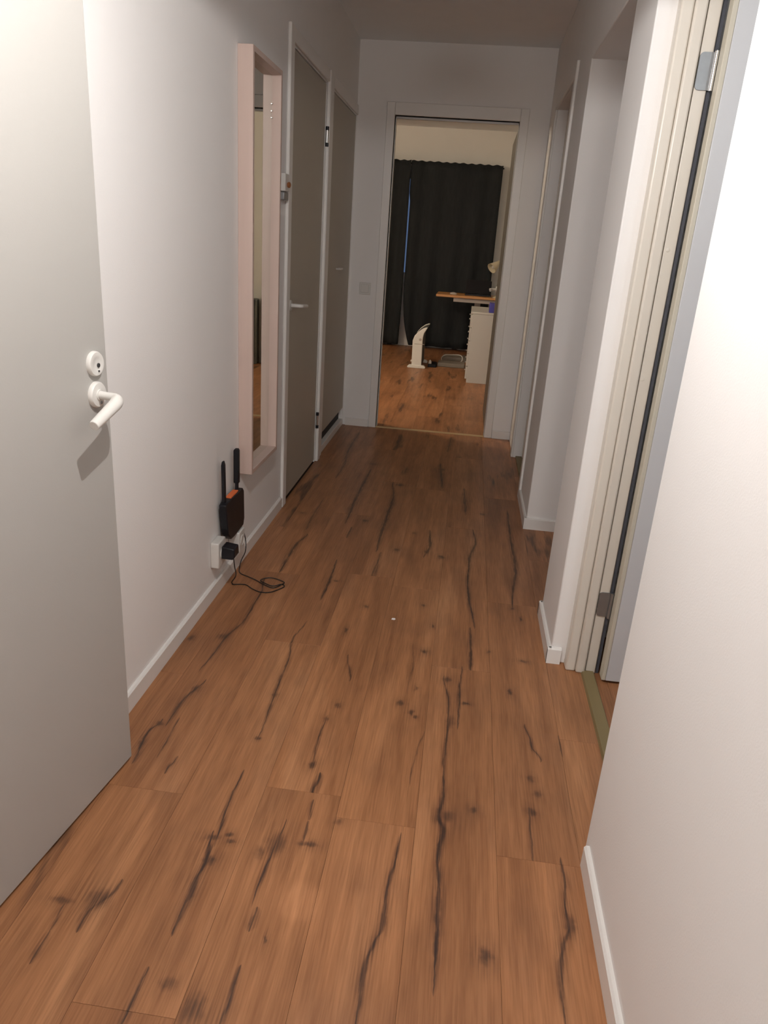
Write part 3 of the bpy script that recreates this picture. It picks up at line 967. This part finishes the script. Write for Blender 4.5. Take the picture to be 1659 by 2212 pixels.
for z in (0.258, 1.752):
    bm = new_bm()
    add_box(bm, 0.507, 0.541, 2.176, 2.181, z - 0.042, z + 0.042)
    es = [e for e in bm.edges if abs(e.verts[0].co.y - e.verts[1].co.y) > 0.003 and e.verts[0].co.x < 0.515]
    bmesh.ops.bevel(bm, geom=es, offset=0.010, segments=4, profile=0.5, affect='EDGES')
    hg = obj('hinge', bm, M['steel'], t)
    bm = new_bm()
    add_lathe(bm, [(0.0055, -0.044), (0.0055, 0.044)], 12, Matrix.Translation((0.5455, 2.172, z)))
    obj('hinge_pin', bm, M['chrome' if z > 1 else 'steel'], hg, smooth=True)
d4 = thing('door_4', 'grey blue door leaf opened into the room on the right, hung on steel hinges', 'door', (0.56, 2.16, 0))
d4['kind'] = 'structure'
box('leaf', 0.563, 1.38, 2.128, 2.168, 0.010, 2.05, M['door_blue'], d4, bevel=0.002)
box('leaf_edge', 0.550, 0.563, 2.129, 2.168, 0.010, 2.05, M['door_edge'], d4, bevel=0.002)
bm = new_bm()
add_prism(bm, [(0.492, 0), (0.496, 0.009), (0.532, 0.009), (0.537, 0)], 'y', Y1A, 2.18)
for v in bm.verts:
    pass
struct(obj('trim_6', bm, M['strip']), 'brown wooden threshold strip in the near right doorway', 'threshold')

# second doorway on the right
t = thing('trim_7', 'white frame of the second doorway on the right, near the end wall', 'door frame', (0.45, 4.83, 0))
t['kind'] = 'structure'
box('casing', XR - 0.013, XR + 0.001, Y3B, Y3B + 0.06, 0, 2.14, M['trim'], t, bevel=0.004)
box('casing', XR - 0.013, XR + 0.001, Y3A - 0.06, Y3A, 0, 2.14, M['trim'], t, bevel=0.004)
box('head_casing', XR - 0.013, XR + 0.001, Y3A, Y3B, 2.075, 2.14, M['trim'], t, bevel=0.004)
box('jamb', XR + 0.06, XR + 0.14, Y3B - 0.03, Y3B, 0, 2.075, M['frame'], t, bevel=0.004)
box('jamb', XR + 0.06, XR + 0.14, Y3A, Y3A + 0.03, 0, 2.075, M['frame'], t, bevel=0.004)
d5 = thing('door_5', 'closed pale door set back in the second doorway on the right', 'door', (0.52, 4.4, 0))
d5['kind'] = 'structure'
box('leaf', XR + 0.10, XR + 0.14, Y3A + 0.032, Y3B - 0.032, 0.01, 2.06, M['door_grey'], d5, bevel=0.002)
struct(box('trim_8', XR + 0.02, XR + 0.098, Y3A + 0.001, Y3B - 0.001, 0, 0.012, M['strip']), 'threshold of the second doorway on the right', 'threshold')

# ================================================================== mirror on the left wall
MY0, MY1, MZ0, MZ1, MD, MT = 2.742, 3.142, 0.388, 1.886, 0.054, 0.018
t = thing('wall_mirror', 'tall narrow mirror in a pale pinkish wooden box frame on the left wall', 'mirror', (XL, 2.94, MZ0))
for a, b_ in ((MY0, MY0 + MT), (MY1 - MT, MY1)):
    box('stile', XL, XL + MD, a, b_, MZ0, MZ1, M['pale_wood'], t, bevel=0.0015)
for a, b_ in ((MZ0, MZ0 + MT), (MZ1 - MT, MZ1)):
    box('rail', XL, XL + MD, MY0 + MT, MY1 - MT, a, b_, M['pale_wood'], t, bevel=0.0015)
box('mirror_glass', XL + 0.012, XL + 0.018, MY0 + MT, MY1 - MT, MZ0 + MT, MZ1 - MT, M['mirror'], t)
for z in (1.722, 1.745, 1.77):
    bm = new_bm()
    add_lathe(bm, [(0.003, 0), (0.0036, 0.003), (0.0018, 0.006)], 10,
              Matrix.Translation((XL + 0.0195, MY1 - MT, z)) @ Matrix.Rotation(PI / 2, 4, 'X'))
    pin = obj('pin', bm, M['chrome'], t, smooth=True)
    pin['label'] = 'tiny bright metal pin on the frame'

# ================================================================== router, sockets, adapter and cord
t = thing('router', 'black router with two upright antennas mounted low on the left wall', 'router', (XL, 2.57, 0.2))
bm = new_bm()
yz = [(2.458, 0.352), (2.474, 0.358), (2.668, 0.356), (2.684, 0.340), (2.690, 0.222), (2.676, 0.196), (2.560, 0.192), (2.520, 0.196), (2.486, 0.226)]
add_prism(bm, yz, 'x', XL + 0.012, XL + 0.040)
obj('case', bm, M['black'], t, bevel=0.004)
box('wall_bracket', XL, XL + 0.012, 2.52, 2.62, 0.23, 0.32, M['black'], t)
box('port_strip', XL + 0.014, XL + 0.036, 2.53, 2.62, 0.356, 0.362, M['orange'], t, bevel=0.001)
bm = new_bm()
add_prism(bm, [(XL + 0.018, 0.345), (XL + 0.030, 0.345), (XL + 0.028, 0.50), (XL + 0.024, 0.515), (XL + 0.019, 0.515), (XL + 0.016, 0.50)], 'y', 2.475, 2.494)
obj('antenna', bm, M['black'], t, bevel=0.002)
bm = new_bm()
add_prism(bm, [(XL + 0.014, 0.385), (XL + 0.034, 0.385), (XL + 0.034, 0.515), (XL + 0.030, 0.522), (XL + 0.018, 0.522), (XL + 0.014, 0.515)], 'y', 2.628, 2.648)
add_box(bm, XL + 0.019, XL + 0.030, 2.630, 2.646, 0.350, 0.387)
obj('antenna', bm, M['black'], t, bevel=0.002)


def socket(y0, y1, z0, z1, label, dep=0.032):
    t = thing('wall_socket', label, 'socket', (XL, (y0 + y1) / 2, z0), 'surface mounted sockets below the router')
    box('housing', XL, XL + dep, y0, y1, z0, z1, M['plastic_white'], t, bevel=0.004)
    bm = new_bm()
    cy, cz = (y0 + y1) / 2, (z0 + z1) / 2
    add_lathe(bm, [(0.022, 0), (0.022, 0.003), (0.019, 0.003), (0.018, 0.001)], 20,
              Matrix.Translation((XL + dep, cy, cz)) @ Matrix.Rotation(PI / 2, 4, 'Y'))
    obj('outlet_face', bm, M['plastic_white'], t, smooth=True)


socket(2.392, 2.474, 0.126, 0.226, 'white surface mounted wall socket holding the black power adapter')
socket(2.600, 2.672, 0.104, 0.190, 'white wall socket just below the router, farther from the viewer', 0.046)
t = thing('power_adapter', 'black plug-in power adapter with a thin black cord looped on the floor', 'adapter', (XL, 2.43, 0.16))
bm = new_bm()
add_prism(bm, [(XL + 0.034, 0.158), (XL + 0.078, 0.158), (XL + 0.086, 0.170), (XL + 0.084, 0.202), (XL + 0.036, 0.208)], 'y', 2.412, 2.468)
obj('plug_body', bm, M['black'], t, bevel=0.004)
cord_pts = [(XL + 0.072, 2.44, 0.162), (XL + 0.074, 2.447, 0.12), (XL + 0.072, 2.47, 0.07), (-0.806, 2.51, 0.022), (-0.812, 2.53, 0.004),
            (-0.804, 2.525, .003), (-0.760, 2.533, .003), (-0.723, 2.504, .003), (-0.685, 2.485, .003), (-0.647, 2.495, .003),
            (-0.610, 2.550, .003), (-0.625, 2.571, .003), (-0.652, 2.547, .003), (-0.684, 2.561, .003), (-0.714, 2.587, .003),
            (-0.680, 2.618, .003), (-0.621, 2.594, .003), (-0.623, 2.563, .006), (-0.648, 2.532, .003), (-0.689, 2.546, .006),
            (-0.732, 2.578, .006), (-0.773, 2.607, .003), (-0.806, 2.625, .003), (-0.818, 2.640, .012), (-0.812, 2.650, 0.05),
            (-0.810, 2.700, 0.069), (-0.815, 2.722, 0.107), (-0.820, 2.700, 0.165), (-0.824, 2.672, 0.196)]
bm = new_bm()
add_tube(bm, smooth_path(cord_pts, 5), 0.0021, 6)
obj('cord', bm, M['black_cord'], t, smooth=True)

# light switch on the end wall
t = thing('light_switch', 'white square light switch on the end wall left of the bedroom doorway', 'switch', (-0.735, YE, 0.985))
box('plate', -0.775, -0.695, YE - 0.010, YE, 0.945, 1.025, M['plastic_white'], t, bevel=0.003)
box('rocker', -0.763, -0.707, YE - 0.015, YE - 0.009, 0.957, 1.013, M['plastic_white'], t, bevel=0.003)

# scrap on the floor
bm = new_bm()
add_prism(bm, [(-0.166, 2.392), (-0.156, 2.390), (-0.151, 2.396), (-0.154, 2.403), (-0.164, 2.402)], 'z', 0.0, 0.0015)
tag(obj('paper_scrap', bm, M['paper']), 'tiny white scrap of paper lying on the corridor floor', 'paper scrap')

# ================================================================== bedroom
CY = 9.93


def curtain(x0, x1, ripple, phase, edge, label):
    """a hanging curtain panel with folds; edge(s, z) moves the gap side."""
    t = thing('curtain', label, 'curtain', ((x0 + x1) / 2, CY, 2.26), 'curtains across the balcony window')
    bm = new_bm()
    nx, nz = 110, 24
    rows = []
    for j in range(nz + 1):
        z = 0.035 + (2.262 - 0.035) * j / nz
        f = 1 - j / nz
        row = []
        for i in range(nx + 1):
            s = i / nx
            x = x0 + (x1 - x0) * s + edge(s, z)
            a = 0.012 + 0.020 * f
            y = CY + a * math.sin(2 * PI * ripple * s + phase + 1.6 * math.sin(4.3 * s + phase) + 0.6 * f) \
                + 0.012 * math.sin(2 * PI * ripple * 0.43 * s + 2.1) * f
            top = 0.005 * math.sin(2 * PI * ripple * 2.2 * s) if j == nz else 0
            row.append(bm.verts.new((x, y, z + top)))
        rows.append(row)
    for j in range(nz):
        for i in range(nx):
            bm.faces.new((rows[j][i], rows[j][i + 1], rows[j + 1][i + 1], rows[j + 1][i]))
    o = obj('curtain_cloth', bm, M['curtain'], t, smooth=True)
    md = o.modifiers.new('thick', 'SOLIDIFY')
    md.thickness = 0.003
    return t


def gap_open(z):
    mid = 0.017 if z < 1.88 else 0.003
    return mid + 0.125 * max(0.0, (0.85 - z) / 0.85) ** 2.6


curtain(-2.15, -0.880, 6, 0.4, lambda s, z: (-0.012 * max(0, (0.6 - z) / 0.6)) * s ** 6,
        'dark grey floor-length curtain left of the bright window gap')
curtain(-0.880, 0.245, 5, 1.1, lambda s, z: gap_open(z) * (1 - s) ** 6,
        'dark grey floor-length curtain right of the window gap, behind the desk')
t = thing('curtain_rod', 'slim dark curtain rod hidden along the top of the curtains', 'curtain rod', (-0.9, CY, 2.25))
bm = new_bm()
m_ = Matrix.Translation((-2.2, CY + 0.05, 2.235)) @ Matrix.Rotation(PI / 2, 4, 'Y')
add_lathe(bm, [(0.008, 0), (0.008, 2.46)], 12, m_)
obj('rod', bm, M['black'], t)
for x in (-2.1, 0.2):
    box('rod_bracket', x - 0.008, x + 0.008, CY + 0.05, 10.1, 2.22, 2.24, M['black'], t)

# heater
t = thing('convector_heater', 'white slim portable heater standing on the bedroom floor', 'heater', (-0.5, 8.3, 0))
prof = [(-0.572, 0.03), (-0.461, 0.03), (-0.468, 0.30), (-0.466, 0.34), (-0.458, 0.385), (-0.422, 0.450), (-0.440, 0.448), (-0.476, 0.434), (-0.524, 0.396), (-0.560, 0.352), (-0.578, 0.30)]
bm = new_bm()
add_prism(bm, prof, 'y', 8.25, 8.285)
ec = obj('end_cap', bm, M['heater'], t, bevel=0.006)
bm = new_bm()
add_box(bm, -0.556, -0.446, 8.2485, 8.252, 0.262, 0.268)
obj('seam', bm, M['rail'], ec)
bm = new_bm()
add_lathe(bm, [(0.014, 0), (0.014, 0.004), (0.010, 0.006)], 14, Matrix.Translation((-0.495, 8.25, 0.315)) @ Matrix.Rotation(PI / 2, 4, 'X'))
obj('thermostat_knob', bm, M['rail'], ec)
bm = new_bm()
add_prism(bm, [(u * 0.98 - 0.009, v * 0.985) for u, v in prof], 'y', 8.285, 8.70)
obj('body', bm, M['heater_grille'], t, bevel=0.004)
bm = new_bm()
add_prism(bm, prof, 'y', 8.70, 8.735)
obj('end_cap', bm, M['heater'], t, bevel=0.006)
for y in (8.245, 8.69):
    bm = new_bm()
    add_prism(bm, [(-0.614, 0), (-0.421, 0), (-0.416, 0.014), (-0.436, 0.034), (-0.596, 0.034), (-0.619, 0.014)], 'y', y, y + 0.05)
    obj('foot', bm, M['heater'], t, bevel=0.004)

# drawer cabinet (its side panel faces the doorway, drawers face left)
cx0, cx1, cy0, cy1, cz = 0.030, 0.42, 7.585, 8.36, 0.705
t = thing('drawer_cabinet', 'white drawer cabinet at the right edge of the bedroom doorway', 'cabinet', ((cx0 + cx1) / 2, (cy0 + cy1) / 2, 0))
bm = new_bm()
add_box(bm, cx0 + 0.018, cx1, cy0, cy1, 0.0, cz - 0.02)
obj('body', bm, M['cabinet'], t, bevel=0.002)
box('cabinet_top', cx0, cx1, cy0 - 0.002, cy1, cz - 0.02, cz, M['cabinet'], t, bevel=0.003)
for i in range(5):
    z0 = 0.04 + i * 0.128
    dr = box('drawer', cx0, cx0 + 0.018, cy0 + 0.006, cy1 - 0.006, z0, z0 + 0.122, M['cabinet'], t, bevel=0.002)
    for y in ((cy0 + 0.12), (cy1 - 0.12)):
        bm = new_bm()
        add_lathe(bm, [(0.004, 0), (0.004, 0.005), (0.008, 0.007), (0.008, 0.010), (0.005, 0.012)], 12,
                  Matrix.Translation((cx0, y, z0 + 0.075)) @ Matrix.Rotation(-PI / 2, 4, 'Y'))
        obj('knob', bm, M['cabinet'], dr, smooth=True)
t = box('storage_box', 0.205, 0.30, 7.63, 7.80, cz, cz + 0.09, M['blue'], None, bevel=0.003)
tag(t, 'blue box on top of the white drawer cabinet', 'box')

# desk
t = thing('desk', 'orange wooden desk with grey underframe in front of the curtains', 'desk', (0.0, 9.3, 0))
box('tabletop', -0.398, 0.435, 9.02, 9.58, 0.738, 0.764, M['desk'], t, bevel=0.004)
box('crossbar', -0.19, 0.42, 9.06, 9.10, 0.690, 0.737, M['rail'], t, bevel=0.003)
for x in (0.10, 0.37):
    bm = new_bm()
    add_box(bm, x - 0.035, x + 0.035, 9.26, 9.34, 0.03, 0.738)
    add_box(bm, x - 0.035, x + 0.035, 9.05, 9.55, 0.0, 0.03)
    add_box(bm, x - 0.03, x + 0.03, 9.08, 9.52, 0.70, 0.737)
    obj('leg', bm, M['rail'], t, bevel=0.003)
t = thing('computer_mouse', 'small pale mouse lying near the left end of the desk', 'mouse', (-0.20, 9.2, 0.764))
bm = new_bm()
bmesh.ops.create_uvsphere(bm, u_segments=16, v_segments=10, radius=1, matrix=Matrix.Translation((-0.20, 9.20, 0.766)) @ Matrix.Diagonal((0.045, 0.03, 0.024, 1)))
bmesh.ops.bisect_plane(bm, geom=bm.verts[:] + bm.edges[:] + bm.faces[:], plane_co=(0, 0, 0.7641), plane_no=(0, 0, -1), clear_outer=True)
obj('mouse_body', bm, M['rail'], t, smooth=True)
t = thing('laptop', 'dark laptop standing open on the desk in front of the curtain', 'laptop', (0.1, 9.3, 0.764))
box('laptop_base', -0.06, 0.25, 9.20, 9.40, 0.764, 0.782, M['black'], t, bevel=0.003)
bm = new_bm()
add_prism(bm, [(9.40, 0.782), (9.41, 0.778), (9.50, 0.93), (9.492, 0.934)], 'x', -0.06, 0.25)
obj('laptop_screen', bm, M['black'], t, bevel=0.002)

# desk lamp with a cream cone shade
t = thing('desk_lamp', 'cream cone desk lamp, unlit, at the right end of the desk', 'lamp', (0.34, 9.10, 0.764))
bm = new_bm()
add_lathe(bm, [(0.075, 0), (0.075, 0.012), (0.06, 0.022), (0.012, 0.026)], 24, Matrix.Translation((0.34, 9.10, 0.764)))
obj('base', bm, M['lampshade'], t, smooth=True)
bm = new_bm()
add_tube(bm, smooth_path([(0.34, 9.10, 0.785), (0.39, 9.11, 0.95), (0.41, 9.11, 1.10), (0.36, 9.10, 1.18), (0.30, 9.08, 1.165)], 6), 0.008, 10)
obj('arm', bm, M['lampshade'], t, smooth=True)
ax = (Vector((0.185, 8.99, 1.065)) - Vector((0.30, 9.08, 1.165))).normalized()
m_ = Matrix.Translation((0.30, 9.08, 1.165)) @ ax.to_track_quat('Z', 'Y').to_matrix().to_4x4()
bm = new_bm()
add_lathe(bm, [(0.016, -0.02), (0.022, 0.0), (0.030, 0.03), (0.062, 0.13), (0.058, 0.13), (0.026, 0.035), (0.012, 0.03)], 28, m_)
obj('lamp_shade', bm, M['lampshade'], t, smooth=True)
bm = new_bm()
add_lathe(bm, [(0.012, 0.03), (0.024, 0.07), (0.026, 0.09), (0.016, 0.112), (0.004, 0.117)], 16, m_)
obj('bulb', bm, M['plastic_grey'], t, smooth=True)

# things on the floor below the desk
t = box('flat_box', -0.29, 0.02, 8.50, 8.72, 0.0, 0.045, M['grey_box'], None, bevel=0.006)
tag(t, 'grey flat box on the bedroom floor, nearer of two beside the cabinet', 'box', None)
t = box('flat_box', -0.25, 0.03, 8.98, 9.24, 0.0, 0.05, M['grey_box'], None, bevel=0.006)
tag(t, 'grey flat box on the bedroom floor, farther back beneath the desk', 'box', None)
bm = new_bm()
add_tube(bm, smooth_path([(-0.27, 8.86, 0.006), (-0.22, 8.80, 0.007), (-0.12, 8.78, 0.008), (-0.03, 8.80, 0.03), (-0.015, 8.83, 0.075), (-0.05, 8.85, 0.10),
                          (-0.14, 8.87, 0.095), (-0.22, 8.89, 0.085), (-0.26, 8.90, 0.05), (-0.25, 8.92, 0.006), (-0.20, 8.93, 0.006)], 6), 0.0055, 6)
tag(obj('white_cable', bm, M['plastic_white'], smooth=True), 'white cable looping over the grey flat boxes on the bedroom floor', 'cable')
t = thing('power_strip', 'small dark power strip with a white plug beside the heater', 'power strip', (-0.36, 8.5, 0))
box('strip_body', -0.395, -0.30, 8.40, 8.62, 0.0, 0.036, M['black'], t, bevel=0.005)
bm = new_bm()
add_lathe(bm, [(0.018, 0), (0.018, 0.02), (0.012, 0.032), (0.005, 0.04)], 14, Matrix.Translation((-0.375, 8.44, 0.036)))
obj('plug', bm, M['plastic_white'], t, smooth=True)

# ================================================================== lamp fittings (above and beside the picture)
t = thing('pendant_lamp', 'pale glowing pendant lamp hanging over the near end of the corridor', 'lamp', (LAMP_XY[0], LAMP_XY[1], ZC))
mL = Matrix.Translation((LAMP_XY[0], LAMP_XY[1], 0))
bm = new_bm()
add_lathe(bm, [(0.175, LAMP_Z + 0.001), (0.165, LAMP_Z + 0.03), (0.12, LAMP_Z + 0.09), (0.06, LAMP_Z + 0.135), (0.02, LAMP_Z + 0.15), (0.012, LAMP_Z + 0.147),
               (0.055, LAMP_Z + 0.130), (0.115, LAMP_Z + 0.086), (0.16, LAMP_Z + 0.028), (0.171, LAMP_Z + 0.001)], 48, mL, cap=False)
obj('lamp_shade', bm, M['pendant_shade'], t, smooth=True)
bm = new_bm()
add_lathe(bm, [(0.014, LAMP_Z + 0.150), (0.016, LAMP_Z + 0.08), (0.022, LAMP_Z + 0.06), (0.028, LAMP_Z + 0.04), (0.020, LAMP_Z + 0.024), (0.004, LAMP_Z + 0.018)], 20, mL)
obj('bulb', bm, M['bulb'], t, smooth=True)
bm = new_bm()
add_tube(bm, [(LAMP_XY[0], LAMP_XY[1], LAMP_Z + 0.15), (LAMP_XY[0], LAMP_XY[1], ZC - 0.03)], 0.003, 8)
add_lathe(bm, [(0.045, ZC - 0.03), (0.05, ZC)], 20, mL)
obj('lamp_cord', bm, M['plastic_white'], t, smooth=True)


def globe_lamp(name, label, x, y, z, r, ceil, material):
    t = thing(name, label, 'lamp', (x, y, ceil))
    bm = new_bm()
    bmesh.ops.create_uvsphere(bm, u_segments=24, v_segments=14, radius=r, matrix=Matrix.Translation((x, y, z)))
    obj('globe', bm, material, t, smooth=True)
    bm = new_bm()
    add_lathe(bm, [(0.04, z + r * 0.93), (0.045, z + r + 0.015), (0.010, z + r + 0.03), (0.010, ceil - 0.012), (0.05, ceil - 0.01), (0.05, ceil)], 20,
              Matrix.Translation((x, y, 0)))
    obj('lamp_stem', bm, M['plastic_white'], t)


t = thing('fill_lamp', 'added white globe lamp on a pole, unseen fill light far behind the viewer', 'lamp', (-0.2, -5.3, 0))  # added lamp, never in view: brightens the far end of the corridor
bm = new_bm()
bmesh.ops.create_uvsphere(bm, u_segments=24, v_segments=14, radius=0.20, matrix=Matrix.Translation((-0.2, -5.3, 1.45)))
obj('globe', bm, M['globe'], t, smooth=True)
bm = new_bm()
add_lathe(bm, [(0.14, 0.0), (0.14, 0.015), (0.02, 0.03), (0.012, 0.05), (0.012, 1.22), (0.05, 1.23), (0.06, 1.26)], 20, Matrix.Translation((-0.2, -5.3, 0)))
obj('pole', bm, M['plastic_white'], t)
globe_lamp('globe_lamp', 'warm glass globe lamp in the bedroom, out of sight left of the doorway', -2.0, 6.1, 2.22, 0.09, BZC, M['warm_globe'])
globe_lamp('globe_lamp', 'cool white globe lamp in the side room on the right, out of sight', 1.2, 0.25, 2.0, 0.10, ZC, M['cool_globe'])
print('materials with cracks', n_mat)
